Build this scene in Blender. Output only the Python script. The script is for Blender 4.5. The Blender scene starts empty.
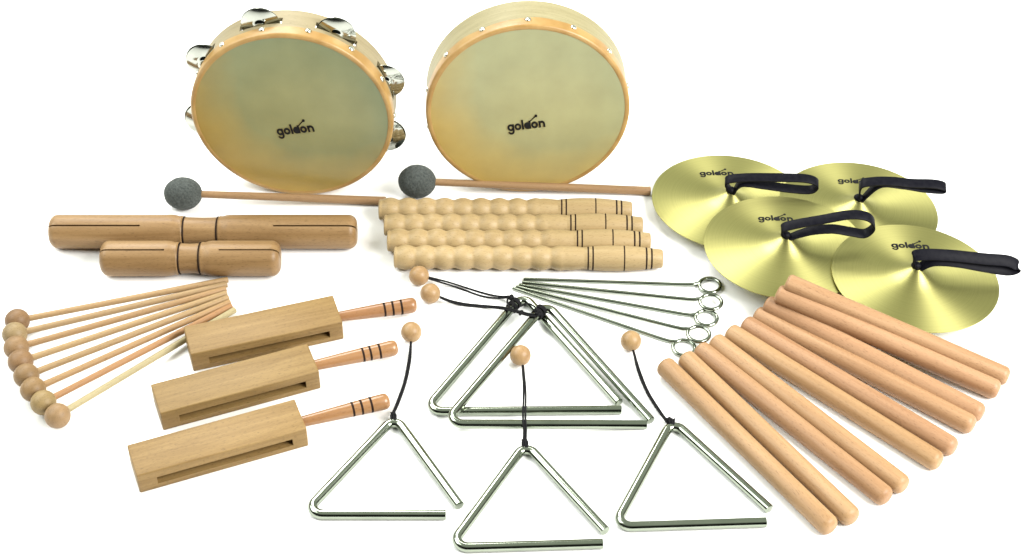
import bpy, bmesh, math, random
from mathutils import Vector, Matrix, noise
random.seed(7)
SC = bpy.context.scene
COL = SC.collection
PI = math.pi
MM = 0.001

# ------------------------------------------------------------------ camera
DIST, PITCH, FPX = 1.8, math.radians(43.0), 1800.0
CAM = Vector((0, -DIST*math.cos(PITCH), DIST*math.sin(PITCH)))
FWD = Vector((0, math.cos(PITCH), -math.sin(PITCH)))
UP = Vector((0, math.sin(PITCH), math.cos(PITCH)))
RIGHT = Vector((1, 0, 0))
cd = bpy.data.cameras.new('camera'); cam = bpy.data.objects.new('camera', cd); COL.objects.link(cam)
cam.location = CAM; cam.rotation_euler = (PI/2-PITCH, 0, 0)
cd.sensor_width = 36; cd.lens = FPX/1024*36; cd.clip_start = 0.05; cd.clip_end = 100
SC.camera = cam

def ray(px, py): return FWD + RIGHT*((px-512)/FPX) + UP*((279-py)/FPX)
def G(px, py, z=0.0):
    """point at height z (metres) whose place in the photo was measured as px, py"""
    d = ray(px, py); t = (z-CAM.z)/d.z
    return CAM + d*t
def V(px, py, Y):
    d = ray(px, py); t = (Y-CAM.y)/d.y
    return CAM + d*t

# ------------------------------------------------------------------ mesh helpers
def mesh_from(name, verts, faces, sharp=35):
    me = bpy.data.meshes.new(name)
    me.from_pydata([tuple(v) for v in verts], [], faces)
    bm = bmesh.new(); bm.from_mesh(me)
    bmesh.ops.recalc_face_normals(bm, faces=bm.faces)
    bm.to_mesh(me); bm.free()
    finish(me, sharp)
    return me
def finish(me, sharp=35):
    if sharp is None: return
    for p in me.polygons: p.use_smooth = True
    me.set_sharp_from_angle(angle=math.radians(sharp))
def obj(name, me, mat=None, parent=None, M=None):
    o = bpy.data.objects.new(name, me); COL.objects.link(o)
    if mat is not None:
        if not me.materials: me.materials.append(mat)
    if parent is not None: o.parent = parent
    if M is not None: o.matrix_basis = M
    return o
def thing(name, label, cat, M, group=None):
    o = bpy.data.objects.new(name, None); COL.objects.link(o); o.empty_display_size = 0.02
    o.matrix_basis = M; tag(o, label, cat, group); return o
def tag(o, label, cat, group=None):
    o['label'] = label; o['category'] = cat
    if group: o['group'] = group
    return o
CACHE = {}
def cached(key, fn):
    if key not in CACHE: CACHE[key] = fn()
    return CACHE[key]

def lathe(profile, segs=40, cap=True):
    """turned shape about local X: profile = [(x, r), ...]"""
    vs, fs = [], []
    rings = []
    for x, r in profile:
        if r < 1e-7:
            rings.append([len(vs)]); vs.append((x, 0, 0))
        else:
            ids = []
            for k in range(segs):
                a = 2*PI*k/segs
                ids.append(len(vs)); vs.append((x, r*math.cos(a), r*math.sin(a)))
            rings.append(ids)
    for A, B in zip(rings, rings[1:]):
        if len(A) == 1 and len(B) == 1: continue
        for k in range(segs):
            k2 = (k+1) % segs
            if len(A) == 1: fs.append((A[0], B[k], B[k2]))
            elif len(B) == 1: fs.append((A[k], B[0], A[k2]))
            else: fs.append((A[k], B[k], B[k2], A[k2]))
    return vs, fs
def round_end(x, r, rad, sign, n=6):
    """profile points rounding off a rod end at x; sign=-1 left end, +1 right end"""
    pts = []
    for k in range(n+1):
        a = PI/2*k/n
        pts.append((x+sign*(-rad+rad*math.sin(a)), r-rad+rad*math.cos(a)))
    pts.append((x, 0))
    return pts if sign > 0 else pts[::-1]
def rod_profile(L, r, ra, rb=None):
    rb = ra if rb is None else rb
    left = round_end(0, r, ra, -1); right = round_end(L, r, rb, 1)
    mid = [(L*k/8, r) for k in range(1, 8)]
    return left+mid+right

def catmull(pts, n=8, closed=False):
    P = [Vector(p) for p in pts]; out = []
    m = len(P)
    rng = range(m if closed else m-1)
    for i in rng:
        p0 = P[(i-1) % m] if (closed or i > 0) else P[0]*2-P[1]
        p1 = P[i]; p2 = P[(i+1) % m]
        p3 = P[(i+2) % m] if (closed or i+2 < m) else P[-1]*2-P[-2]
        for k in range(n):
            t = k/n
            out.append(0.5*((2*p1)+(p2-p0)*t+(2*p0-5*p1+4*p2-p3)*t*t+(3*p1-p0-3*p2+p3)*t**3))
    if not closed: out.append(P[-1].copy())
    return out
def tube(path, r, segs=12, closed=False, bevel=0.0):
    P = [Vector(p) for p in path]; vs, fs = [], []
    n = len(P)
    T = []
    for i in range(n):
        a = P[(i-1) % n] if (closed or i > 0) else P[i]
        b = P[(i+1) % n] if (closed or i < n-1) else P[i]
        T.append((b-a).normalized())
    N = T[0].orthogonal().normalized()
    rings = []
    for i in range(n):
        N = (N - T[i]*N.dot(T[i])).normalized(); B = T[i].cross(N)
        ids = []
        for k in range(segs):
            a = 2*PI*k/segs
            ids.append(len(vs)); vs.append(P[i]+(N*math.cos(a)+B*math.sin(a))*r)
        rings.append(ids)
    m = n if closed else n-1
    for i in range(m):
        A, Bq = rings[i], rings[(i+1) % n]
        for k in range(segs):
            k2 = (k+1) % segs
            fs.append((A[k], A[k2], Bq[k2], Bq[k]))
    if not closed:
        for e, s in ((0, -1), (n-1, 1)):
            base = rings[e]
            if bevel > 0:
                ids = []
                for k in base:
                    d = vs[k]-P[e]
                    ids.append(len(vs)); vs.append(P[e]+d*(1-bevel/r)+T[e]*s*bevel*0.7)
                for k in range(segs):
                    k2 = (k+1) % segs; fs.append((base[k], base[k2], ids[k2], ids[k]))
                fs.append(tuple(ids))
            else: fs.append(tuple(base))
    return vs, fs
def join(*parts):
    vs, fs = [], []
    for v, f in parts:
        o = len(vs); vs += list(v); fs += [tuple(i+o for i in q) for q in f]
    return vs, fs
def sphere(c, rx, ry=None, rz=None, u=28, v=18):
    ry = ry or rx; rz = rz or rx; c = Vector(c)
    prof = [(-math.cos(PI*k/v), math.sin(PI*k/v)) for k in range(v+1)]
    prof[0] = (-1, 0); prof[-1] = (1, 0)
    vs, fs = lathe(prof, u)
    return [c+Vector((p[0]*rx, p[1]*ry, p[2]*rz)) for p in vs], fs
def box(x0, x1, y0, y1, z0, z1):
    vs = [(x, y, z) for x in (x0, x1) for y in (y0, y1) for z in (z0, z1)]
    fs = [(0, 1, 3, 2), (4, 6, 7, 5), (0, 4, 5, 1), (2, 3, 7, 6), (0, 2, 6, 4), (1, 5, 7, 3)]
    return vs, fs
def cut(me, cutters, sharp=35):
    """mesh minus boxes"""
    o = bpy.data.objects.new('work', me); COL.objects.link(o)
    tmp = []
    for v, f in cutters:
        c = bpy.data.objects.new('cutter', mesh_from('cutter', v, f, None)); COL.objects.link(c); tmp.append(c)
        m = o.modifiers.new('cut', 'BOOLEAN'); m.operation = 'DIFFERENCE'; m.object = c; m.solver = 'EXACT'
    dg = bpy.context.evaluated_depsgraph_get(); dg.update()
    out = bpy.data.meshes.new_from_object(o.evaluated_get(dg))
    bpy.data.objects.remove(o)
    for c in tmp: bpy.data.objects.remove(c)
    finish(out, sharp)
    return out
def axis_frame(a, b, roll_up=Vector((0, 0, 1))):
    """matrix with local X from a to b, local Z as near to up as it gets"""
    x = (b-a).normalized(); y = roll_up.cross(x).normalized(); z = x.cross(y)
    M = Matrix((x, y, z)).transposed().to_4x4(); M.translation = a
    return M

# ------------------------------------------------------------------ materials
def new_mat(name):
    m = bpy.data.materials.new(name); m.use_nodes = True
    nt = m.node_tree; b = nt.nodes['Principled BSDF']
    return m, nt, b
def node(nt, t, **kw):
    n = nt.nodes.new(t)
    for k, v in kw.items(): setattr(n, k, v)
    return n
def wood(name, c_light, c_dark, rough=0.42, fleck=0.5, vary=0.12, stretch=(5, 95, 95), coat=0.0, hue=0.012):
    m, nt, b = new_mat(name); L = nt.links.new
    tc = node(nt, 'ShaderNodeTexCoord'); oi = node(nt, 'ShaderNodeObjectInfo')
    off = node(nt, 'ShaderNodeVectorMath', operation='SCALE'); off.inputs[3].default_value = 1.0
    cmb = node(nt, 'ShaderNodeCombineXYZ')
    for i in range(3): L(oi.outputs['Random'], cmb.inputs[i])
    L(cmb.outputs[0], off.inputs[0]); off.inputs['Scale'].default_value = 3.7
    add = node(nt, 'ShaderNodeVectorMath', operation='ADD'); L(tc.outputs['Object'], add.inputs[0]); L(off.outputs[0], add.inputs[1])
    mp = node(nt, 'ShaderNodeMapping'); mp.inputs['Scale'].default_value = stretch; L(add.outputs[0], mp.inputs[0])
    n1 = node(nt, 'ShaderNodeTexNoise'); n1.inputs['Scale'].default_value = 1.0; n1.inputs['Detail'].default_value = 5; n1.inputs['Roughness'].default_value = 0.6
    n1.inputs['Distortion'].default_value = 0.6
    L(mp.outputs[0], n1.inputs['Vector'])
    r1 = node(nt, 'ShaderNodeValToRGB'); r1.color_ramp.elements[0].position = 0.3; r1.color_ramp.elements[1].position = 0.7
    r1.color_ramp.elements[0].color = (*c_dark, 1); r1.color_ramp.elements[1].color = (*c_light, 1)
    L(n1.outputs['Fac'], r1.inputs[0])
    # short dark flecks along the grain (beech)
    mp2 = node(nt, 'ShaderNodeMapping'); mp2.inputs['Scale'].default_value = (260, 1500, 1500); L(add.outputs[0], mp2.inputs[0])
    n2 = node(nt, 'ShaderNodeTexNoise'); n2.inputs['Scale'].default_value = 1.0; n2.inputs['Detail'].default_value = 2; L(mp2.outputs[0], n2.inputs['Vector'])
    r2 = node(nt, 'ShaderNodeValToRGB'); r2.color_ramp.elements[0].position = 0.30; r2.color_ramp.elements[1].position = 0.42
    r2.color_ramp.elements[0].color = (1-fleck, 1-fleck*1.05, 1-fleck*1.1, 1); r2.color_ramp.elements[1].color = (1, 1, 1, 1)
    L(n2.outputs['Fac'], r2.inputs[0])
    mx = node(nt, 'ShaderNodeMix', data_type='RGBA', blend_type='MULTIPLY'); mx.inputs[0].default_value = 1
    L(r1.outputs[0], mx.inputs[6]); L(r2.outputs[0], mx.inputs[7])
    hs = node(nt, 'ShaderNodeHueSaturation')
    mr = node(nt, 'ShaderNodeMapRange'); mr.inputs['To Min'].default_value = 1-vary; mr.inputs['To Max'].default_value = 1+vary
    L(oi.outputs['Random'], mr.inputs['Value']); L(mr.outputs[0], hs.inputs['Value'])
    m7 = node(nt, 'ShaderNodeMath', operation='MULTIPLY'); m7.inputs[1].default_value = 7.31; L(oi.outputs['Random'], m7.inputs[0])
    fr = node(nt, 'ShaderNodeMath', operation='FRACT'); L(m7.outputs[0], fr.inputs[0])
    mh = node(nt, 'ShaderNodeMapRange'); mh.inputs['To Min'].default_value = 0.5-hue; mh.inputs['To Max'].default_value = 0.5+hue
    L(fr.outputs[0], mh.inputs['Value']); L(mh.outputs[0], hs.inputs['Hue'])
    L(mx.outputs[2], hs.inputs['Color']); L(hs.outputs[0], b.inputs['Base Color'])
    b.inputs['Roughness'].default_value = rough
    b.inputs['Specular IOR Level'].default_value = 0.28
    b.inputs['Coat Weight'].default_value = coat; b.inputs['Coat Roughness'].default_value = 0.2
    bp = node(nt, 'ShaderNodeBump'); bp.inputs['Strength'].default_value = 0.12; bp.inputs['Distance'].default_value = 0.0006
    L(n1.outputs['Fac'], bp.inputs['Height']); L(bp.outputs[0], b.inputs['Normal'])
    return m
def plain(name, col, rough=0.5, metal=0.0, **kw):
    m, nt, b = new_mat(name)
    b.inputs['Base Color'].default_value = (*col, 1); b.inputs['Roughness'].default_value = rough; b.inputs['Metallic'].default_value = metal
    for k, v in kw.items(): b.inputs[k].default_value = v
    return m
def varied(name, c1, c2, scale, rough=0.5, metal=0.0, bump=0.0, bdist=0.001, detail=4, p0=0.35, p1=0.65, spec=0.5):
    m, nt, b = new_mat(name); L = nt.links.new
    tc = node(nt, 'ShaderNodeTexCoord')
    n1 = node(nt, 'ShaderNodeTexNoise'); n1.inputs['Scale'].default_value = scale; n1.inputs['Detail'].default_value = detail
    L(tc.outputs['Object'], n1.inputs['Vector'])
    r = node(nt, 'ShaderNodeValToRGB'); r.color_ramp.elements[0].position = p0; r.color_ramp.elements[1].position = p1
    r.color_ramp.elements[0].color = (*c1, 1); r.color_ramp.elements[1].color = (*c2, 1)
    L(n1.outputs['Fac'], r.inputs[0]); L(r.outputs[0], b.inputs['Base Color'])
    b.inputs['Roughness'].default_value = rough; b.inputs['Metallic'].default_value = metal
    b.inputs['Specular IOR Level'].default_value = spec
    if bump:
        bp = node(nt, 'ShaderNodeBump'); bp.inputs['Strength'].default_value = bump; bp.inputs['Distance'].default_value = bdist
        L(n1.outputs['Fac'], bp.inputs['Height']); L(bp.outputs[0], b.inputs['Normal'])
    return m

W_CLAVE = wood('beech_clave', (0.365, 0.225, 0.120), (0.262, 0.143, 0.066), 0.45, 0.32, 0.06, hue=0.006)
W_GUIRO = wood('pale_beech', (0.373, 0.275, 0.140), (0.297, 0.208, 0.097), 0.45, 0.3, 0.0, hue=0)
W_TUBE = wood('tan_beech', (0.270, 0.168, 0.076), (0.176, 0.100, 0.039), 0.42, 0.35, 0.0, hue=0)
W_BLOCK = wood('yellow_beech', (0.248, 0.162, 0.060), (0.172, 0.104, 0.033), 0.5, 0.4, 0.06, stretch=(11, 210, 210), hue=0.003)
W_HANDLE = wood('varnished_beech', (0.305, 0.157, 0.068), (0.220, 0.103, 0.039), 0.35, 0.3, 0.03, coat=0.4, hue=0.003)
W_STICK = wood('stick_wood', (0.271, 0.169, 0.083), (0.203, 0.119, 0.055), 0.5, 0.25, 0.05, hue=0.005)
W_BEAD = wood('bead_wood', (0.339, 0.225, 0.106), (0.263, 0.161, 0.072), 0.38, 0.25, 0.04, stretch=(25, 120, 120), hue=0.004)
W_SHELL = wood('drum_shell_wood', (0.297, 0.258, 0.148), (0.229, 0.195, 0.102), 0.5, 0.2, 0.04, stretch=(22, 260, 22))
RING = varied('burnt_ring', (0.010, 0.005, 0.003), (0.022, 0.011, 0.007), 300, 0.7, spec=0.12)
STEEL = varied('nickel_steel', (0.245, 0.275, 0.22), (0.29, 0.32, 0.26), 40, 0.14, 1.0)
CHROME = varied('jingle_metal', (0.36, 0.37, 0.33), (0.45, 0.46, 0.41), 60, 0.10, 1.0)
TACK = varied('tack_metal', (0.55, 0.57, 0.5), (0.65, 0.67, 0.6), 80, 0.25, 1.0)
CORD = varied('black_cord', (0.004, 0.004, 0.005), (0.010, 0.010, 0.011), 900, 0.8, spec=0.15, bump=0.4, bdist=0.0004)
LEATHER = varied('black_leather', (0.003, 0.003, 0.006), (0.006, 0.006, 0.009), 260, 0.5, spec=0.07, bump=0.25, bdist=0.0004)
FELT = varied('grey_felt', (0.028, 0.034, 0.031), (0.070, 0.080, 0.074), 500, 0.95, bump=0.7, bdist=0.0015, detail=8, p0=0.3, p1=0.7)
INK = varied('black_ink', (0.008, 0.008, 0.008), (0.014, 0.014, 0.014), 300, 0.7, spec=0.1)

def brass():
    m, nt, b = new_mat('spun_brass'); L = nt.links.new
    tc = node(nt, 'ShaderNodeTexCoord')
    sep = node(nt, 'ShaderNodeSeparateXYZ'); L(tc.outputs['Object'], sep.inputs[0])
    x2 = node(nt, 'ShaderNodeMath', operation='MULTIPLY'); L(sep.outputs[0], x2.inputs[0]); L(sep.outputs[0], x2.inputs[1])
    y2 = node(nt, 'ShaderNodeMath', operation='MULTIPLY'); L(sep.outputs[1], y2.inputs[0]); L(sep.outputs[1], y2.inputs[1])
    s = node(nt, 'ShaderNodeMath', operation='ADD'); L(x2.outputs[0], s.inputs[0]); L(y2.outputs[0], s.inputs[1])
    q = node(nt, 'ShaderNodeMath', operation='SQRT'); L(s.outputs[0], q.inputs[0])
    n1 = node(nt, 'ShaderNodeTexNoise', noise_dimensions='1D'); n1.inputs['Scale'].default_value = 900; n1.inputs['Detail'].default_value = 3
    L(q.outputs[0], n1.inputs['W'])
    r = node(nt, 'ShaderNodeValToRGB'); r.color_ramp.elements[0].position = 0.3; r.color_ramp.elements[1].position = 0.7
    r.color_ramp.elements[0].color = (0.415, 0.392, 0.145, 1); r.color_ramp.elements[1].color = (0.465, 0.44, 0.168, 1)
    L(n1.outputs['Fac'], r.inputs[0]); L(r.outputs[0], b.inputs['Base Color'])
    b.inputs['Metallic'].default_value = 1; b.inputs['Roughness'].default_value = 0.47; b.inputs['Anisotropic'].default_value = 0.8; b.inputs['Anisotropic Rotation'].default_value = 0.25
    t = node(nt, 'ShaderNodeTangent', direction_type='RADIAL', axis='Z'); L(t.outputs[0], b.inputs['Tangent'])
    bp = node(nt, 'ShaderNodeBump'); bp.inputs['Strength'].default_value = 0.02; bp.inputs['Distance'].default_value = 0.0002
    L(n1.outputs['Fac'], bp.inputs['Height']); L(bp.outputs[0], b.inputs['Normal'])
    return m
BRASS = brass()

def skin(name, base, tan, shine_through, fac, edge):
    """stretched calf skin: matt satin sheet that lets warm light through from behind"""
    m, nt, b = new_mat(name); L = nt.links.new
    tc = node(nt, 'ShaderNodeTexCoord')
    n2 = node(nt, 'ShaderNodeTexNoise'); n2.inputs['Scale'].default_value = 26; n2.inputs['Detail'].default_value = 6; L(tc.outputs['Object'], n2.inputs['Vector'])
    def ramp(c, k):
        r2 = node(nt, 'ShaderNodeValToRGB'); r2.color_ramp.elements[0].position = 0.25; r2.color_ramp.elements[1].position = 0.7
        r2.color_ramp.elements[0].color = (c[0]*k, c[1]*k*0.98, c[2]*k*0.95, 1); r2.color_ramp.elements[1].color = (*c, 1); L(n2.outputs['Fac'], r2.inputs[0]); return r2
    # amber light through the skin, painted into the colour as an uneven lower-left margin
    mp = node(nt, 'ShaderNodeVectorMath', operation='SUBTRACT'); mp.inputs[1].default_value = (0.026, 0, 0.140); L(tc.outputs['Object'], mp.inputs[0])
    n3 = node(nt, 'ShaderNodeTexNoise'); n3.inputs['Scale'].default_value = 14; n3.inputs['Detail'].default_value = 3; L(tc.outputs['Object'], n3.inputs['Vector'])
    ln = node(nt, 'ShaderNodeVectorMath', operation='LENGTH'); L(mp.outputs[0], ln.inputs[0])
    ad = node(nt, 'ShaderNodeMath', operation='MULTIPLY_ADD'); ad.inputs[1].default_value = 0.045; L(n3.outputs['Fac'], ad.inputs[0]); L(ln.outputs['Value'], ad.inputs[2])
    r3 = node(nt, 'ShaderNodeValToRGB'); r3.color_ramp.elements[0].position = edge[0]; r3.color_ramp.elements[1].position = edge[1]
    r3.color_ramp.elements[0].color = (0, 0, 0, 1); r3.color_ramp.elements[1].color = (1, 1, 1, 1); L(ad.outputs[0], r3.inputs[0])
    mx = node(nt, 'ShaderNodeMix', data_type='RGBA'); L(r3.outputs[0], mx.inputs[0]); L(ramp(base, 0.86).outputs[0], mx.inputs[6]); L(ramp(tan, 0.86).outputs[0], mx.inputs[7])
    L(mx.outputs[2], b.inputs['Base Color'])
    b.inputs['Roughness'].default_value = 0.36; b.inputs['Specular IOR Level'].default_value = 0.5
    t = node(nt, 'ShaderNodeBsdfTranslucent'); L(ramp(shine_through, 0.75).outputs[0], t.inputs['Color'])
    mix = node(nt, 'ShaderNodeMixShader'); mix.inputs[0].default_value = fac
    L(b.outputs[0], mix.inputs[1]); L(t.outputs[0], mix.inputs[2]); L(mix.outputs[0], nt.nodes['Material Output'].inputs['Surface'])
    return m
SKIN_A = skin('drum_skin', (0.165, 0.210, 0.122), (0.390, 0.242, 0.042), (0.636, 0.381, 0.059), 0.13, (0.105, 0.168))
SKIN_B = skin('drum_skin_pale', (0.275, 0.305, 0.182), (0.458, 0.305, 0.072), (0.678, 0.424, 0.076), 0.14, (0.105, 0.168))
BAND = varied('amber_skin_band', (0.280, 0.157, 0.042), (0.364, 0.225, 0.076), 45, 0.4)

# ------------------------------------------------------------------ lettering
def lettering():
    """the maker's word in heavy round lower-case letters, the d with a drumstick leaning out of it; width 1, centred"""
    parts = []; lift = [0.0]
    def slab(pts):
        lift[0] += 0.0008
        n = len(pts); z1 = 0.02+lift[0]
        parts.append(([Vector((x, y, z)) for z in (0.0, z1) for x, y in pts], [tuple(range(n, 2*n)), tuple(range(n-1, -1, -1))]+[(k, (k+1) % n, n+(k+1) % n, n+k) for k in range(n)]))
    def bar(x0, x1, y0, y1): slab([(x0, y0), (x1, y0), (x1, y1), (x0, y1)])
    def disc(cx, cy, r, n=20): slab([(cx+r*math.cos(2*PI*k/n), cy+r*math.sin(2*PI*k/n)) for k in range(n)])
    def arc(cx, cy, R, r, a0, a1, n=20):
        for k in range(n):
            a, b = a0+(a1-a0)*k/n, a0+(a1-a0)*(k+1)/n
            lift[0] -= 0.0008
            slab([(cx+r*math.cos(a), cy+r*math.sin(a)), (cx+R*math.cos(a), cy+R*math.sin(a)), (cx+R*math.cos(b), cy+R*math.sin(b)), (cx+r*math.cos(b), cy+r*math.sin(b))])
        lift[0] += 0.0008
    arc(0.27, 0.27, 0.28, 0.115, 0, 2*PI); bar(0.385, 0.55, -0.06, 0.53); arc(0.27, -0.03, 0.28, 0.13, -PI*0.93, 0, 12)
    arc(0.87, 0.27, 0.28, 0.115, 0, 2*PI); bar(1.20, 1.365, 0.0, 0.80)
    disc(1.68, 0.27, 0.285); bar(1.80, 1.965, 0.0, 0.66)
    slab([(1.90, 0.62), (1.94, 0.55), (2.48, 0.93), (2.44, 1.0)]); disc(2.50, 0.99, 0.115, 14)
    arc(2.28, 0.27, 0.28, 0.115, 0, 2*PI)
    bar(2.63, 2.795, 0.0, 0.53); arc(2.90, 0.27, 0.27, 0.11, 0, PI, 12); bar(3.01, 3.17, 0.0, 0.27)
    vs, fs = join(*parts); w = 3.17
    return [Vector(((v.x-w/2)/w, (v.y-0.27)/w, v.z/w)) for v in vs], fs
LET = lettering()

# ------------------------------------------------------------------ setting
gs = 40
vs = [(-4+8*i/gs, -3+8*j/gs, 0) for j in range(gs+1) for i in range(gs+1)]
fs = [(j*(gs+1)+i, j*(gs+1)+i+1, (j+1)*(gs+1)+i+1, (j+1)*(gs+1)+i) for j in range(gs) for i in range(gs)]
GROUND = varied('white_paper', (0.885, 0.885, 0.88), (0.90, 0.90, 0.897), 6, 0.7)
g = obj('ground', mesh_from('ground', vs, fs), GROUND); g['kind'] = 'structure'

# ------------------------------------------------------------------ drums
def drum(name, label, cat, px, py, R, depth, skinmat, yaw, tacks, tack0, let_px, let_w, let_rot, jingles=(), lean=0.0):
    base = G(px, py, 0.0); base.z = depth*math.sin(lean)
    M = Matrix.Translation(base) @ Matrix.Rotation(yaw, 4, 'Z') @ Matrix.Rotation(-lean, 4, 'X')
    t = thing(name, label, cat, M)
    C = Matrix.Translation((0, 0, R)) @ Matrix.Rotation(PI/2, 4, 'Z')     # local X of a turned shape -> +Y (away from the viewer)
    def turned(prof, segs=96, sharp=35):
        v, f = lathe(prof, segs); return [C @ Vector(p) for p in v], f
    Ri = R-5*MM; b = 0.8*MM
    prof = [(1.2*MM, Ri), (1.2*MM, R-b-0.6*MM), (1.2*MM+b, R-0.6*MM), (depth-b, R-0.6*MM), (depth, R-0.6*MM-b), (depth, Ri+b), (depth-b, Ri), (1.2*MM, Ri)]
    v, f = turned(prof); me = mesh_from('shell', v, f)
    cutters = []
    for a in jingles:
        rot = Matrix.Translation((0, 0, R)) @ Matrix.Rotation(a, 4, 'Y')
        bv, bf = box(-0.0225, 0.0225, depth*0.55-0.0048, depth*0.55+0.0048, R-0.015, R+0.015)
        cutters.append(([rot @ Vector(p) for p in bv], bf))
    if cutters: me = cut(me, cutters)
    obj('shell', me, W_SHELL, t)
    Rh = R-5.2*MM                                                           # the free membrane; the band round it lies over the shell's edge
    v, f = turned([(0.25*MM, 0), (0.25*MM, Rh*0.33), (0.25*MM, Rh*0.66), (0.2*MM, Rh+0.5*MM)])
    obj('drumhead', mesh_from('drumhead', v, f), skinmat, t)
    w = 13*MM
    prof = [(0.1*MM, Rh), (-0.25*MM, Rh+0.8*MM), (-0.3*MM, R-2.6*MM)]+[(-0.3*MM+2.4*MM*(1-math.cos(a)), R-2.6*MM+2.6*MM*math.sin(a)) for a in (0.4, 0.8, 1.2, PI/2)]+[(w, R+0.0*MM), (w+0.2*MM, R-0.6*MM), (2*MM, R-1.2*MM), (1.0*MM, Rh)]
    v, f = turned(prof)
    v2 = []
    for i, p in enumerate(v):                                               # the band's rear edge is cut by hand, not dead straight
        if p.y > w*0.9:
            a = math.atan2(p.x, p.z-R); p = p + Vector((0, 1.1*MM*math.sin(3*a+px)+0.8*MM*math.sin(7*a+1)+0.5*MM*math.sin(17*a), 0))
        v2.append(p)
    obj('skin_band', mesh_from('skin_band', v2, f), BAND, t)
    def mk_tack():
        pr = [(-0.0005, 0.0030), (0.0003, 0.0033), (0.0012, 0.0028), (0.0019, 0.0017), (0.0021, 0)]
        v, f = lathe(pr, 18); return mesh_from('tack', v, f, 60)
    tm = cached('tack', mk_tack)
    for k in range(tacks):
        a = tack0+2*PI*k/tacks
        if abs((a-PI+PI) % (2*PI)-PI) < 0.12: continue
        T = Matrix.Translation((0, 0, R)) @ Matrix.Rotation(a, 4, 'Y') @ Matrix.Translation((0, 9.5*MM, R)) @ Matrix.Rotation(-PI/2, 4, 'Y')
        obj('tack', tm, TACK, t, T)
    p = M.inverted() @ V(let_px[0], let_px[1], base.y)
    T = Matrix.Translation((p.x, -0.25*MM, p.z)) @ Matrix.Rotation(-let_rot, 4, 'Y') @ Matrix.Rotation(PI/2, 4, 'X')
    obj('lettering', mesh_from('lettering', [T @ Vector((q.x*let_w, q.y*let_w*1.25, q.z*let_w)) for q in LET[0]], LET[1], None), INK, t)
    def mk_disc():
        q = [0.0016, 0.0024, 0.0045, 0.0062, 0.0072, 0.0095, 0.012, 0.0145, 0.017, 0.019, 0.0200]
        top = [(-3.7*MM*(1-(r/0.020)**2)-(1.1*MM if r < 0.0065 else 0), r) for r in q]
        pr = top+[(0.0004, 0.0199)]+[(x+0.7*MM, r) for x, r in top[-2::-1]]+[top[0]]
        v, f = lathe(pr, 44); return mesh_from('disc', v, f, 50)
    for a in jingles:
        dm = cached('disc', mk_disc)
        T = Matrix.Translation((0, 0, R)) @ Matrix.Rotation(a, 4, 'Y') @ Matrix.Translation((0, depth*0.55, R-3.5*MM))
        pv, pf = tube([(0, -depth*0.3, 0), (0, depth*0.3, 0)], 1.0*MM, 10)
        j = obj('jingle', cached('pin%.3f' % depth, lambda: mesh_from('pin', pv, pf)), CHROME, t, T)
        rr = random.Random(int(a*100)+9)
        for s in (-1, 1):
            D = Matrix.Translation((rr.uniform(-1, 1)*MM, s*0.9*MM, rr.uniform(-1.0, 0.6)*MM)) @ Matrix.Rotation(rr.uniform(-0.03, 0.03), 4, 'X') @ Matrix.Rotation(PI/2 if s < 0 else -PI/2, 4, 'Z')
            obj('disc', dm, CHROME, j, D)
    return t
RAD = math.radians
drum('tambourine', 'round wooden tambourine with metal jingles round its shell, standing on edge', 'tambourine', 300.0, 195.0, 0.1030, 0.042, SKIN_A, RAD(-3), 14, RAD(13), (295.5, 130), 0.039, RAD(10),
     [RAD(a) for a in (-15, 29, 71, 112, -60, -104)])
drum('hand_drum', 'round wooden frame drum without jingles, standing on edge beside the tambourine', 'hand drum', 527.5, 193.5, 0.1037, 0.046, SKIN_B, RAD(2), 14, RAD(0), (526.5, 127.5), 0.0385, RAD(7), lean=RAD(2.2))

# ------------------------------------------------------------------ felt mallets
def felt_mallet(label, hx, hy, tx, ty, rl, rr_):
    a = G(hx, hy, rr_); b = G(tx, ty, 0.0046)
    M = axis_frame(a, b); t = thing('felt_mallet', label, 'mallet', M, 'mallets with felt heads')
    L = (b-a).length
    v, f = sphere((0, 0, 0), rl, rr_, rr_, 48, 36)
    v = [p*(1+0.02*noise.noise(p*90)+0.012*noise.noise(p*420+Vector((hx, 0, 0)))) for p in v]
    obj('head', mesh_from('head', v, f, None if False else 80), FELT, t)
    pr = [(rl*0.6, 0), (rl*0.6, 3.7*MM)]+[(x, 3.7*MM+(0.9*MM)*(x/L)) for x in [rl+(L-rl)*k/8 for k in range(8)]]+round_end(L, 4.6*MM, 1.2*MM, 1)
    v, f = lathe(pr, 20); obj('stick', mesh_from('stick', v, f), W_STICK, t)
felt_mallet('grey felt mallet lying in front of the tambourine, tail reaching the ridged sticks', 183.2, 193.5, 386, 201, 0.0198, 0.0172)
felt_mallet('grey felt mallet lying in front of the hand drum, tail reaching the cymbals', 417.2, 181.3, 650.5, 191.0, 0.0198, 0.0176)

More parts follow.
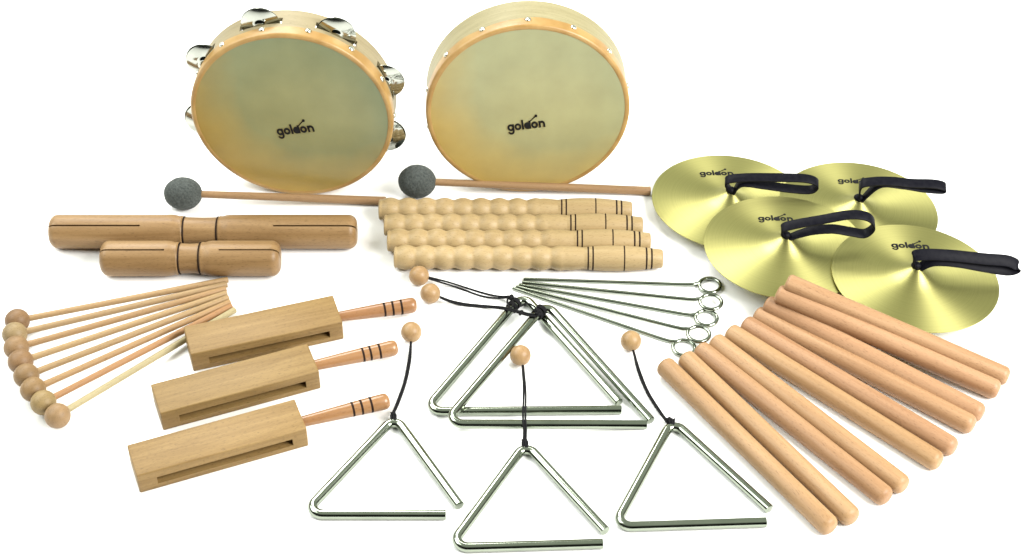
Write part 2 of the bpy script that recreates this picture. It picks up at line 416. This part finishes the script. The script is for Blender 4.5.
# ------------------------------------------------------------------ tube woodblocks
def tube_block(label, x0, y0, x1, y1, r, rings_px, slits_px, turn):
    a = G(x0, y0, r); b = G(x1, y1, r); L = (b-a).length
    M = axis_frame(a, b, Vector((0, 0.0, 1)))
    t = thing('tube_woodblock', label, 'woodblock', M, 'double tube woodblocks')
    at = lambda px: ((px-x0)/(x1-x0))*L
    g0, g1 = at(rings_px[0]), at(rings_px[1]); gr = r*0.86
    w = 5.5*MM
    ang = RAD(turn)                                                            # slits face up towards the viewer
    def half(flip):
        Lh = g0 if not flip else L-g1
        pr = round_end(0, r, 8.5*MM, -1, 8)[1:]
        pr = [(1.0*MM*0, 0)]+[(x, q) for x, q in pr]
        pr += [(Lh*k/6, r) for k in range(1, 5)]+[(Lh-13*MM, r), (Lh-9*MM, r-0.4*MM), (Lh-5*MM, r-1.6*MM), (Lh-2*MM, gr+1.2*MM), (Lh-0.8*MM, gr+0.3*MM), (Lh-0.8*MM, r-w-3*MM), (Lh-14*MM, r-w-1*MM), (Lh-18*MM, r-w), (8*MM, r-w), (5*MM, r-w-2*MM), (5*MM, 0)]
        v, f = lathe(pr, 64)
        me = mesh_from('sound_tube', v, f)
        sl = abs((at(slits_px[0]) if not flip else L-at(slits_px[1])))
        bv, bf = box(-5*MM, sl, -0.8*MM, 0.8*MM, 0, r+5*MM)
        rot = Matrix.Rotation(ang if not flip else -ang, 4, 'X')
        # camera side is local -Y for the unflipped half
        return cut(me, [([rot @ Vector(p) for p in bv], bf)])
    o = obj('sound_tube', half(False), W_TUBE, t)
    o2 = obj('sound_tube', half(True), W_TUBE, t, Matrix.Translation((L, 0, 0)) @ Matrix.Rotation(PI, 4, 'Z'))
    pr = [(g0-0.8*MM, 0), (g0-0.8*MM, gr), (g0+4*MM, gr-0.3*MM), ((g0+g1)/2, gr-0.6*MM), (g1-4*MM, gr-0.3*MM), (g1+0.8*MM, gr), (g1+0.8*MM, 0)]
    v, f = lathe(pr, 56); obj('grip', mesh_from('grip', v, f), W_TUBE, t)
    for gx, s in ((g0, 1), (g1, -1)):
        v, f = tube([(gx, (gr-0.1*MM)*math.cos(q), (gr-0.1*MM)*math.sin(q)) for q in [2*PI*k/48 for k in range(48)]], 0.95*MM, 8, True)
        obj('ring', mesh_from('ring', v, f), RING, t)
tube_block('long slit wooden tube woodblock lying behind the short one', 50.5, 231.5, 357, 231.8, 0.0174, (184.8, 218.3), (143, 275), 28)
tube_block('short slit wooden tube woodblock lying in front of the long one', 101.5, 258.5, 280.3, 258.3, 0.0178, (180.3, 200.6), (167, 221), 19)

# ------------------------------------------------------------------ ridged scraper sticks
def ridged(label, x0, y0, x1, y1):
    rm = 0.0125
    a = G(x0, y0, rm); b = G(x1, y1, rm); M = axis_frame(a, b); S = (b-a).length/0.270
    t = thing('ridged_stick', label, 'ridged stick', M, 'ridged wooden scraper sticks')
    M2 = Matrix.Scale(S, 4, Vector((1, 0, 0)))
    def body():
        per = 19.4*MM
        pr = [(0, 0), (0, 9.2*MM), (0.5*MM, 10.2*MM), (1.6*MM, 10.9*MM)]
        x = 3*MM; n0 = 12*MM
        while x < 170*MM:
            c = abs(math.cos(PI*(x-n0)/per))
            pr.append((x, 9.75*MM+2.95*MM*math.sqrt(c*c*0.92+0.04)))
            x += 1.1*MM
        pr += [(171.5*MM, 12.05*MM), (176*MM, 12.35*MM), (181*MM, 12.1*MM), (187*MM, 11.3*MM), (191*MM, 11.0*MM), (191*MM, 0)]
        v, f = lathe(pr, 56); return mesh_from('ridged_body', v, f, 60)
    def grip():
        pr = [(191*MM, 0), (191*MM, 11.0*MM)]
        for k in range(1, 17):
            u = k/16; x = 191+u*77
            r = 11.0+1.9*math.sin(PI*min(1, u*1.02)**0.8)*1.0-2.2*max(0, u-0.55)**1.4*2.2
            pr.append((x*MM, r*MM))
        rl = pr[-1][1]
        pr += [(269.4*MM, rl-0.6*MM), (270*MM, rl-1.8*MM), (270*MM, 0)]
        v, f = lathe(pr, 56); return mesh_from('grip', v, f, 50), pr
    gm, gp = cached('rgrip', grip)
    obj('ridged_body', cached('rbody', body), W_GUIRO, t, M2)
    obj('grip', gm, W_GUIRO, t, M2)
    def rad(x):
        for (xa, ra), (xb, rb) in zip(gp[1:], gp[2:]):
            if xa <= x <= xb: return ra+(rb-ra)*(x-xa)/(xb-xa)
        return 11*MM
    for i, (x, w) in enumerate(((194.8, 1.5), (199.6, 1.5), (231, 1.3), (253.2, 1.7), (258.4, 1.7))):
        def mk(x=x, w=w):
            r0, r1 = rad((x-w/2)*MM), rad((x+w/2)*MM)
            v, f = lathe([((x-w/2)*MM, r0-0.6*MM), ((x-w/2)*MM, r0+0.06*MM), ((x+w/2)*MM, r1+0.06*MM), ((x+w/2)*MM, r1-0.6*MM)], 56)
            return mesh_from('ring', v, f)
        obj('ring', cached('rr%d' % i, mk), RING, t, M2)
ridged('ridged wooden scraper stick at the back of the row, behind the other three', 379, 209.6, 632, 210.6)
ridged('ridged wooden scraper stick second from the back, between two others', 384.3, 225.2, 642.6, 226.2)
ridged('ridged wooden scraper stick second from the front of the row', 387.5, 240.8, 650.5, 242)
ridged('ridged wooden scraper stick in front of the row, fully visible along its length', 394.2, 257.2, 662.8, 258.6)

# ------------------------------------------------------------------ ball mallets, a fan of eight
heads = [(17.4, 320.5), (14.8, 334), (16.4, 347.6), (20.6, 361.4), (26.4, 375.6), (33.2, 389.4), (43.4, 402.6), (57.6, 415.8)]
tails = [(228, 279.6), (227, 284.3), (226, 288.8), (226.6, 293.2), (228.4, 297.6), (230, 302), (231.5, 305.8), (235, 309.6)]
mlabels = ['wooden ball mallet at the back of the fan, farthest from the woodblocks', 'wooden ball mallet second from the back of the fan, its pale head leftmost',
  'wooden ball mallet third from the back of the fan', 'wooden ball mallet fourth from the back of the fan, reddish head',
  'wooden ball mallet fourth from the front of the fan', 'wooden ball mallet third from the front of the fan',
  'wooden ball mallet second from the front of the fan, reddish stick', 'wooden ball mallet in front of the fan, pale stick under the rear woodblock']
mlabels[3] = 'wooden ball mallet fifth from the front of the fan'
WS = 0.84
STICKS = [(0.37, .24, .115), (0.37, .25, .125), (.39, .24, .11), (.38, .255, .12), (.37, .245, .115), (.38, .235, .105), (.36, .19, .08), (.42, .35, .19)]
BALLS = [(0.25, .145, .068), (0.33, .235, .115), (.30, .185, .088), (.28, .165, .078), (.28, .175, .08), (.29, .18, .08), (.33, .23, .10), (.34, .215, .105)]
for i, (h, e) in enumerate(zip(heads, tails)):
    r = 11.6*MM
    a = G(*h, r+0.4*MM*i); b = G(*e, 3.4*MM); M = axis_frame(a, b); L = (b-a).length
    t = thing('ball_mallet', mlabels[i], 'mallet', M, 'wooden ball mallets laid out in a fan')
    def mk_head():
        v, f = sphere((0, 0, 0), 12.0*MM, r, r, 32, 24); return mesh_from('head', v, f, 80)
    bc = tuple(c*WS for c in BALLS[i]); sc = tuple(c*WS for c in STICKS[i])
    hm = cached('ballhead', mk_head).copy()
    hm.materials.clear()
    o = obj('head', hm, wood('ball_wood_%d' % i, bc, tuple(c*0.74 for c in bc), 0.5, 0.35, 0.0, stretch=(20, 90, 90), hue=0), t)
    v, f = lathe([(8*MM, 0), (8*MM, 3.1*MM)]+[(8*MM+(L-8*MM)*k/6, 3.1*MM) for k in range(1, 6)]+round_end(L, 3.1*MM, 0.5*MM, 1, 3), 18)
    obj('stick', mesh_from('stick', v, f), wood('stick_wood_%d' % i, sc, tuple(c*0.8 for c in sc), 0.5, 0.3, 0.0, hue=0), t)

# ------------------------------------------------------------------ woodblocks with handles
def handled(label, lfb, rfb, hx, hy, rings):
    a = G(*lfb, 0); b = G(*rfb, 0); L = (b-a).length
    a.z = b.z = 0
    M = axis_frame(a, b); W, H = 39.5*MM, 23.5*MM
    t = thing('handled_woodblock', label, 'woodblock', M, 'slotted woodblocks with turned handles')
    bm = bmesh.new(); v, f = box(0, L, 0, W, 0.2*MM, H)
    bv = [bm.verts.new(p) for p in v]
    for q in f: bm.faces.new([bv[k] for k in q])
    bmesh.ops.recalc_face_normals(bm, faces=bm.faces)
    bmesh.ops.bevel(bm, geom=bm.edges[:], offset=1.3*MM, segments=3, affect='EDGES', profile=0.5)
    me = bpy.data.meshes.new('block'); bm.to_mesh(me); bm.free(); finish(me)
    me = cut(me, [box(L*0.11, L*0.91, -5*MM, 32*MM, 6.6*MM, 14.8*MM)])
    obj('block', me, W_BLOCK, t)
    inv = M.inverted()
    s = Vector((L-8*MM, W*0.52, 11.8*MM)); e = inv @ G(hx, hy, 11.5*MM); e = Vector((e.x, e.y, 11.2*MM))
    HM = axis_frame(s, e); HL = (e-s).length
    pr = [(0, 0), (0, 4.9*MM), (8*MM, 5.0*MM)]
    for k in range(1, 15):
        u = k/14; x = 8*MM+(HL-8*MM-6*MM)*u
        pr.append((x, (5.0+2.7*u**1.1+0.3*math.sin(PI*u))*MM))
    pr += round_end(HL, pr[-1][1], 5.2*MM, 1, 6)[1:]
    v, f = lathe(pr, 36)
    h = obj('handle', mesh_from('handle', v, f), W_HANDLE, t, HM)
    for (rx, ry) in rings:
        p = HM.inverted() @ (inv @ G(rx, ry, 14*MM)); x = p.x
        rr = 5*MM
        for (xa, ra), (xb, rb) in zip(pr[1:], pr[2:]):
            if xa <= x <= xb and xb > xa: rr = ra+(rb-ra)*(x-xa)/(xb-xa)
        w = 1.0*MM
        v, f = lathe([(x-w, rr-0.6*MM), (x-w, rr+0.08*MM), (x+w, rr+0.1*MM), (x+w, rr-0.6*MM)], 36)
        obj('ring', mesh_from('ring', v, f), RING, h)
handled('slotted woodblock with handle at the back of the three, touching the ball mallets', (193.6, 372), (344, 339.2), 416.5, 304.3, [(385, 310.5), (393, 308.6), (401.5, 306.5)])
handled('slotted woodblock with handle in the middle of the three', (163.4, 431), (321, 388.6), 397.5, 346.8, [(364, 356.5), (371, 354.4), (380, 351.6)])
handled('slotted woodblock with handle at the front of the three, fully visible', (140.2, 493.6), (308.8, 446), 389.3, 400, [(353, 409), (361.5, 406.6), (371, 404)])

# ------------------------------------------------------------------ triangles
def fillet(P, rads, n=10):
    """polyline with rounded corners; rads for the inner points"""
    out = [P[0]]
    for i in range(1, len(P)-1):
        a, c, b = P[i-1], P[i], P[i+1]
        u = (a-c).normalized(); w = (b-c).normalized(); th = u.angle(w)
        r = rads[i-1]; d = r/math.tan(th/2)
        bis = (u+w).normalized(); ctr = c+bis*(r/math.sin(th/2))
        s0 = c+u*d-ctr; s1 = c+w*d-ctr; ang = s0.angle(s1)
        for k in range(n+1):
            q = k/n
            out.append(ctr+(s0*math.sin((1-q)*ang)+s1*math.sin(q*ang))/math.sin(ang))
    out.append(P[-1]); return out
RT = 4.5*MM
def triangle(label, end_leg, apex, corner, end_bar, zs, bead, strands, knot, loop_c, r=RT):
    P = [G(*p, z) for p, z in zip((end_leg, apex, corner, end_bar), zs)]
    base = Vector((P[2].x, P[2].y, 0))
    T = Matrix.Translation(base); inv = T.inverted()
    t = thing('triangle', label, 'triangle', T, 'steel triangles with cords and beads')
    path = fillet([inv @ p for p in P], [8.5*MM, 9.5*MM])
    v, f = tube(path, r, 24, False, 0.7*MM)
    obj('rod', mesh_from('rod', v, f, 40), STEEL, t)
    parts = []
    for s in strands:
        parts.append(tube(catmull([inv @ G(px, py, z*MM) for px, py, z in s], 6), 0.95*MM, 8))
    # a hitch of cord wound round the rod beside the bend
    for (px, py, z, dx, dy) in loop_c:
        c = inv @ G(px, py, z*MM); ax = (inv @ G(px+dx, py+dy, z*MM)-c).normalized()
        n1 = ax.orthogonal().normalized(); n2 = ax.cross(n1)
        for k in (-1, 0, 1):
            q = [c+ax*(k*1.75*MM)+(n1*math.cos(2*PI*j/20)+n2*math.sin(2*PI*j/20))*(r+0.75*MM)+ax*(0.5*MM*math.sin(2*PI*j/20+k)) for j in range(20)]
            parts.append(tube(q, 0.95*MM, 8, True))
    for (px, py, z, s) in knot:
        c = inv @ G(px, py, z*MM)
        q = []
        for j in range(40):
            a = 2*PI*j/40
            q.append(c+Vector((math.sin(a)+2*math.sin(2*a), math.cos(a)-2*math.cos(2*a), -math.sin(3*a)))*(s*MM*0.42))
        parts.append(tube(q, 0.95*MM, 8, True))
    v, f = join(*parts)
    cd_ = obj('cord', mesh_from('cord', v, f, 60), CORD, t)
    bp = inv @ G(bead[0], bead[1], bead[2]*MM)
    v, f = lathe([(x*10.0*MM, q*10.0*MM) for x, q in [(-0.985, 0.0), (-0.985, 0.17)]+[(-math.cos(PI*k/22), math.sin(PI*k/22)) for k in range(2, 21)]+[(0.985, 0.17), (0.985, 0)]], 32)
    tgt = inv @ G(*strands[0][0][:2], strands[0][0][2]*MM)
    BM = axis_frame(bp, tgt if (tgt-bp).length > 1e-4 else bp+Vector((0, -1, 0)))
    obj('bead', mesh_from('bead', v, f, 70), W_BEAD, cd_, BM)
z5 = 4.5*MM
triangle('small steel triangle on the left, in front of the woodblock handles', (459.5, 505.5), (395, 417), (303, 514.6), (445.5, 514.8), (z5,)*4,
  (411.3, 332, 10), [[(410.8, 341.5, 6), (408.5, 360, 3), (404, 382, 1.6), (397, 402, 3), (392.5, 413, 6)], [(411.2, 341.5, 5.5), (410.2, 361, 1.4), (405.6, 383, 1.3), (398.6, 403, 2.4), (394, 413, 5.5)]],
  [(393, 413.5, 9.5, 1.5)], [(393.6, 420.6, 4.5, 3, -0.2)])
triangle('small steel triangle in the middle of the front, its bead inside the big triangles', (605.6, 531), (525.7, 443.8), (449, 548), (602.6, 543.6), (z5,)*4,
  (520.4, 355.3, 11), [[(522.4, 365.5, 8), (523.6, 390, 10.5), (523.0, 416, 16.5), (524, 430, 12.5), (523.4, 444, 8)], [(523.2, 365.5, 7.4), (525.6, 391, 10), (525.4, 416, 16), (526, 430, 12), (525.6, 444, 7.6)]],
  [(524.4, 440.8, 9.0, 1.7)], [(525.0, 447.4, 4.5, 3, 0)])
triangle('small steel triangle on the right, beside the front clave', (769.4, 509), (672.2, 420.5), (614, 527), (766, 522.2), (z5,)*4,
  (631, 340.8, 10), [[(633, 350.5, 6), (638, 371, 2), (646, 391, 1.3), (657, 409, 2.5), (668, 424, 7)], [(633.4, 350.3, 5.4), (639.8, 371, 1.4), (648, 391, 1.3), (659, 409, 2.1), (669.6, 424, 6)]],
  [(668.6, 419.4, 9, 1.7)], [(671.4, 424.4, 4.5, 3, 0.3)])
triangle('big steel triangle lying underneath the other big one', (618.8, 402.5), (523, 294.8), (424, 411.6), (621, 409.8), (z5,)*4,
  (419, 275.8, 10), [[(428.6, 277.2, 9), (447, 281.8, 4), (466, 287.6, 1.4), (482, 292.6, 1.2), (497, 296, 2), (508, 296.4, 5)], [(428.6, 278.6, 9), (445, 283.6, 4), (462, 289, 1.4), (479, 295.2, 1.2), (494, 298, 2), (509, 297.6, 5)],
    [(508, 296, 5.5), (513, 302, 10.5), (511, 308, 11), (507.5, 303, 9.5), (508, 296.5, 6)]],
  [(510.5, 297, 10, 2.2)], [(515.6, 303.2, 4.5, -7.4, 8.7), (512.2, 307.2, 4.5, -7.4, 8.7)], r=4.3*MM)
triangle('big steel triangle lying on top of the other big one', (651, 420.4), (546, 303.4), (444, 424), (646.2, 424.6), (4.5*MM, 13.7*MM, 14.5*MM, 4.5*MM),
  (430.4, 293.4, 10), [[(440, 296.8, 9), (452, 301, 4), (466, 303.8, 1.6), (484, 305.6, 2.5), (502, 307.2, 8), (514, 309.8, 14.5), (528, 313.6, 19), (537, 314.6, 19.5)], [(440, 297.6, 8.6), (452, 302.6, 3.4), (466, 305.4, 1.4), (484, 307.0, 2.2), (501, 308.6, 7), (514, 311.4, 14.5), (527, 315.2, 19), (537, 316.6, 19)],
    [(520, 306.4, 17), (527, 303.6, 19.5), (534, 306.2, 20), (538, 311.6, 20)]],
  [(520.6, 312.6, 17, 1.9), (538, 313.6, 20.5, 2.3)], [(537.6, 314.0, 13.7, -7.9, 9.3), (541.0, 310.4, 13.7, -7.9, 9.3)], r=4.3*MM)

# ------------------------------------------------------------------ triangle beaters
beats = [((523.6, 279.2), (698, 285.0), (712.6, 285.8), 2, 2), ((522.4, 282.4), (699, 300.4), (711.6, 302.4), 2, 6.3), ((519.0, 284.8), (694.5, 316.2), (709.0, 318.8), 2, 2),
         ((516.4, 286.6), (687.5, 330.4), (701.4, 335.4), 2, 6.3), ((513.0, 288.2), (673.6, 343.0), (687.2, 349.6), 2, 2)]
blabels = ['steel beater rod with loop, nearest the ridged sticks', 'steel beater rod with loop, second from the ridged sticks', 'steel beater rod with loop, middle of the five in the fan',
           'steel beater rod with loop, second from the claves', 'steel beater rod in front of the fan, its loop tucked against the claves']
for (tip, st, ce, z0, z1), lb in zip(beats, blabels):
    a = G(*tip, z0*MM); s = G(*st, z1*MM); c = G(*ce, z1*MM)
    d = (c-s); d.z = 0; d.normalize(); side = Vector((-d.y, d.x, 0))
    R = 10.6*MM
    c = s+d*(R+1.0*MM)
    pts = [a, a.lerp(s, 0.3), a.lerp(s, 0.6), a.lerp(s, 0.93)]
    start = PI*0.98
    loop = [c+(d*math.cos(start-k/26*2*PI*0.97)+side*math.sin(start-k/26*2*PI*0.97))*R+Vector((0, 0, 0.7*MM*k/26)) for k in range(27)]
    pts = pts+[s+side*1.5*MM-d*2.0*MM]+loop[1:]
    base = Vector((a.x, a.y, 0)); v, f = tube(catmull([p-base for p in pts], 3), 1.9*MM, 14, False, 0.5*MM)
    o = obj('triangle_beater', mesh_from('triangle_beater', v, f, 50), STEEL, None, Matrix.Translation(base))
    tag(o, lb, 'beater', 'steel triangle beaters laid out in a fan')

# ------------------------------------------------------------------ cymbals
CR = 0.0820
TILT = 0.36
def H(r):
    u = min(1, r/CR)
    return 3.6*MM*(1-u)+8.5*MM*math.exp(-(r/(16*MM))**2.4)
def mk_plate():
    pr = []
    N = 40
    rr = [4*MM+(CR-4*MM)*k/N for k in range(N+1)]
    top = [(H(r)+0.45*MM, r) for r in rr]; bot = [(H(r)-0.45*MM, r) for r in rr[::-1]]
    v, f = lathe(top+[(H(CR), CR+0.2*MM)]+bot+[top[0]], 128)
    v = [Vector((p[1], p[2], p[0])) for p in v]
    return mesh_from('plate', v, f, 50)
placed = []
def cymbal(label, px, py, n3, strap, let, wdir, wid, sw=10.5*MM):
    d = ray(px, py).normalized(); rt = RIGHT-d*RIGHT.dot(d); rt.normalize(); up = rt.cross(d); up = up if up.z > 0 else -up
    n = (rt*n3[0]+up*n3[1]-d*n3[2]).normalized()
    n = (n*TILT+Vector((0, 0, 1))*(1-TILT)).normalized()
    z = CR*math.sqrt(1-n.z**2)+0.5*MM
    x = (RIGHT-n*RIGHT.dot(n)).normalized(); y = n.cross(x)
    R3 = Matrix((x, y, n)).transposed().to_4x4()
    while True:
        M = Matrix.Translation(G(px, py, z)) @ R3; ok = True
        for M0 in placed:
            inv = M0.inverted()
            for i in range(12):
                for j in range(72):
                    r = CR*(i+1)/12; a = 2*PI*j/72
                    q = inv @ (M @ Vector((r*math.cos(a), r*math.sin(a), H(r))))
                    rr = math.hypot(q.x, q.y)
                    if rr < CR+1*MM and q.z-H(rr) < 1.0*MM: ok = False; break
                if not ok: break
            if not ok: break
        if ok: break
        z += 0.5*MM
    placed.append(M)
    t = thing('cymbal', label, 'cymbal', M, 'brass hand cymbals with leather straps')
    inv = M.inverted()
    obj('plate', cached('plate', mk_plate), BRASS, t)
    # lettering pressed on the metal behind the bell
    p = inv @ (CAM + ray(let[0], let[1])*((M.translation+n*6*MM-CAM).dot(n)/ray(let[0], let[1]).dot(n)))
    ca, sa = math.cos(let[3]), math.sin(let[3]); out = []
    for q in LET[0]:
        u, w = q.x*let[2], q.y*let[2]
        X, Y = p.x+u*ca-w*sa, p.y+u*sa+w*ca
        out.append(Vector((X, Y, H(math.hypot(X, Y))+0.55*MM+max(0, q.z)*let[2])))
    obj('lettering', mesh_from('lettering', out, LET[1], None), INK, t)
    # strap: a leather loop out of the centre hole, two turns of strap meeting in a tight fold
    apex = M @ Vector((0, 0, H(0)+1.5*MM))
    pts = [V(a, b, apex.y+dy*MM) for a, b, dy in strap]
    cen = catmull([apex-n*8*MM, apex-n*2*MM]+pts+[apex-n*2*MM+Vector((1.2*MM, -1*MM, 0)), apex-n*8*MM], 8)
    m = len(cen); sv, sf = [], []
    for i, c in enumerate(cen):
        T = (cen[min(i+1, m-1)]-cen[max(i-1, 0)]).normalized()
        k = min(1, min(i, m-1-i)/20); k = k*k*(3-2*k)
        wd = Vector(wdir).normalized(); wd = (wd-T*wd.dot(T)).normalized(); nn = T.cross(wd)
        hw = (3.0*MM+(sw/2-3.0*MM)*k); th = 0.95*MM
        for a_, b_ in ((-1, -1), (-0.93, -1.0), (0.93, -1.0), (1, -1), (1, 1), (0.93, 1), (-0.93, 1), (-1, 1)):
            e = 0.75 if abs(a_) == 1 else 1
            sv.append(inv @ (c+wd*hw*a_+nn*th*b_*e))
    for i in range(m-1):
        for k in range(8):
            k2 = (k+1) % 8; sf.append((i*8+k, i*8+k2, (i+1)*8+k2, (i+1)*8+k))
    sf.append(tuple(range(8))); sf.append(tuple((m-1)*8+k for k in range(8)))
    kv, kf = sphere(inv @ (apex+Vector((-1.5*MM, 0, 1.5*MM))), 5.2*MM, 4.5*MM, 3.6*MM, 16, 10)
    v, f = join((sv, sf), (kv, kf))
    obj('strap', mesh_from('strap', v, f, 45), LEATHER, t)
    return M
cymbal('brass cymbal at the back left, beside the felt mallet tail', 730.5, 201.5, (0.18, 0.856, 0.485),
  [(726, 181, 0), (743, 177.8, 0), (775, 177.6, 0), (806, 178.6, 0), (817.5, 183.5, 0), (811, 189.6, 0), (790, 188.6, 0), (765, 185.2, 0), (742, 183.0, 0)], (717, 170.6, 0.036, RAD(3)), (0.1, 1, 0.25), 0)
cymbal('brass cymbal at the back right, upper rim clear of the other three', 858, 209.0, (0.18, 0.856, 0.485),
  [(861, 185, 0), (874, 181.6, 0), (892, 181.4, 0), (912, 183.4, 0), (934, 184.0, 0), (944.5, 186.6, 0), (942, 189.4, 0), (925, 188.2, 0), (902, 184.6, 0), (880, 184.0, 0)], (855, 178.8, 0.035, RAD(-4)), (0.1, 1, 0.25), 0, 11*MM)
cymbal('brass cymbal at the front left, lying on the two behind it', 785.5, 246.5, (0.15, 0.829, 0.54),
  [(782, 229, 0), (794, 224.6, 0), (822, 219.6, 0), (850, 214.8, 0), (868, 217, 0), (874, 225.5, 0), (865, 233.4, 0), (850, 231.6, 0), (832, 229, 0), (810, 231, 0)], (776, 216.0, 0.0355, RAD(0)), (0.05, 1, 0.3), 0)
cymbal('brass cymbal at the front right, uppermost of the four', 915, 277, (0.242, 0.807, 0.538),
  [(914, 257, 0), (926, 254.6, 0), (952, 255.6, 0), (985, 259, 0), (1008, 261, 1), (1017.5, 266.5, 0), (1008, 270, -1), (985, 266.6, 0), (955, 261.4, 0), (933, 261, 0)], (911, 243.2, 0.038, RAD(0)), (0, 1, 0.75), 0, 11.5*MM)

# ------------------------------------------------------------------ claves
CL = [((663.5, 364.5), (829, 526)), ((684.5, 357.5), (851, 516.6)), ((699, 349), (885, 496)), ((714, 341), (902, 484.4)), ((729, 332), (937, 460.4)),
      ((744.5, 323.8), (952, 446.2)), ((756, 314.4), (970.6, 423.6)), ((766, 303.8), (980, 412)), ((777, 293), (996, 388.4)), ((786, 282.6), (1005.4, 375))]
words = ['in front of the row, nearest to the steel triangles', 'second from the steel triangles in the row of ten', 'third from the steel triangles in the row of ten', 'fourth from the steel triangles in the row of ten',
         'fifth from the steel triangles in the row of ten', 'fifth from the cymbals in the row of ten', 'fourth from the cymbals in the row of ten', 'third from the cymbals in the row of ten',
         'second from the cymbals in the row of ten', 'at the back of the row, nearest to the cymbals']
cr = 9.7*MM
for i, ((s, e), w) in enumerate(zip(CL, words)):
    e = (e[0]+3, e[1]+3)
    b = G(*e, cr); za = cr
    while True:                                  # the rear ends of the last claves lie up on the cymbals' rims
        a = G(*s, za); bad = False
        for M0 in placed:
            inv = M0.inverted()
            for kk in range(41):
                q = inv @ a.lerp(b, kk/80); rr = math.hypot(q.x, q.y)
                if rr < CR+6*MM and q.z < H(rr)+cr+0.8*MM and q.z > -cr-60*MM: bad = True
        if not bad or za > 0.08: break
        za += 0.5*MM
    L = (b-a).length
    import sys; sys.stderr.write('')
    print('clave', i, round(za*1000, 1), round(L*1000, 1))
    v, f = lathe(rod_profile(L, cr, 4.2*MM, 6.2*MM), 44)
    M = axis_frame(a, b) @ Matrix.Rotation(random.uniform(0, 6.2), 4, 'X')
    o = obj('clave', mesh_from('clave', v, f), W_CLAVE, None, M)
    tag(o, 'round smooth wooden clave '+w, 'clave', 'wooden claves lying side by side')

# ------------------------------------------------------------------ light
w = bpy.data.worlds.new('World'); SC.world = w; w.use_nodes = True
nt = w.node_tree; bg = nt.nodes['Background']
tc = node(nt, 'ShaderNodeTexCoord')                                       # grey studio: pale overhead and behind the table, dark behind the viewer
dt = node(nt, 'ShaderNodeVectorMath', operation='DOT_PRODUCT'); dt.inputs[1].default_value = (0.0, 0.5, 0.87); nt.links.new(tc.outputs['Generated'], dt.inputs[0])
rp = node(nt, 'ShaderNodeValToRGB')
rp.color_ramp.elements[0].position = 0.22; rp.color_ramp.elements[0].color = (0.012, 0.014, 0.012, 1)
rp.color_ramp.elements[1].position = 0.60; rp.color_ramp.elements[1].color = (0.72, 0.77, 0.66, 1)
nt.links.new(dt.outputs['Value'], rp.inputs[0]); nt.links.new(rp.outputs[0], bg.inputs['Color']); bg.inputs['Strength'].default_value = 1.0
def area(name, loc, tgt, sx, sy, power, col=(1, 1, 1)):
    l = bpy.data.lights.new(name, 'AREA'); l.shape = 'RECTANGLE'; l.size = sx; l.size_y = sy; l.energy = power; l.color = col
    o = bpy.data.objects.new(name, l); COL.objects.link(o); o.location = loc
    o.rotation_euler = (Vector(tgt)-Vector(loc)).to_track_quat('-Z', 'Y').to_euler()
area('softbox_key', (1.75, -0.95, 1.6), (0.05, 0.05, 0), 1.4, 1.4, 146, (1, 0.985, 0.955))
area('added_backlight', (-0.7, 1.75, 2.1), (0, 0.1, 0), 1.2, 1.2, 72, (1, 0.99, 0.96))  # unseen backlight, added to shine through the drum skins
area('softbox_fill', (-1.8, 0.2, 1.8), (0, 0.05, 0), 1.6, 1.6, 64, (0.98, 1, 0.98))
SC.view_settings.view_transform = 'Standard'; SC.view_settings.look = 'None'; SC.view_settings.exposure = 0; SC.view_settings.gamma = 1
SC.cycles.max_bounces = 8; SC.cycles.diffuse_bounces = 5
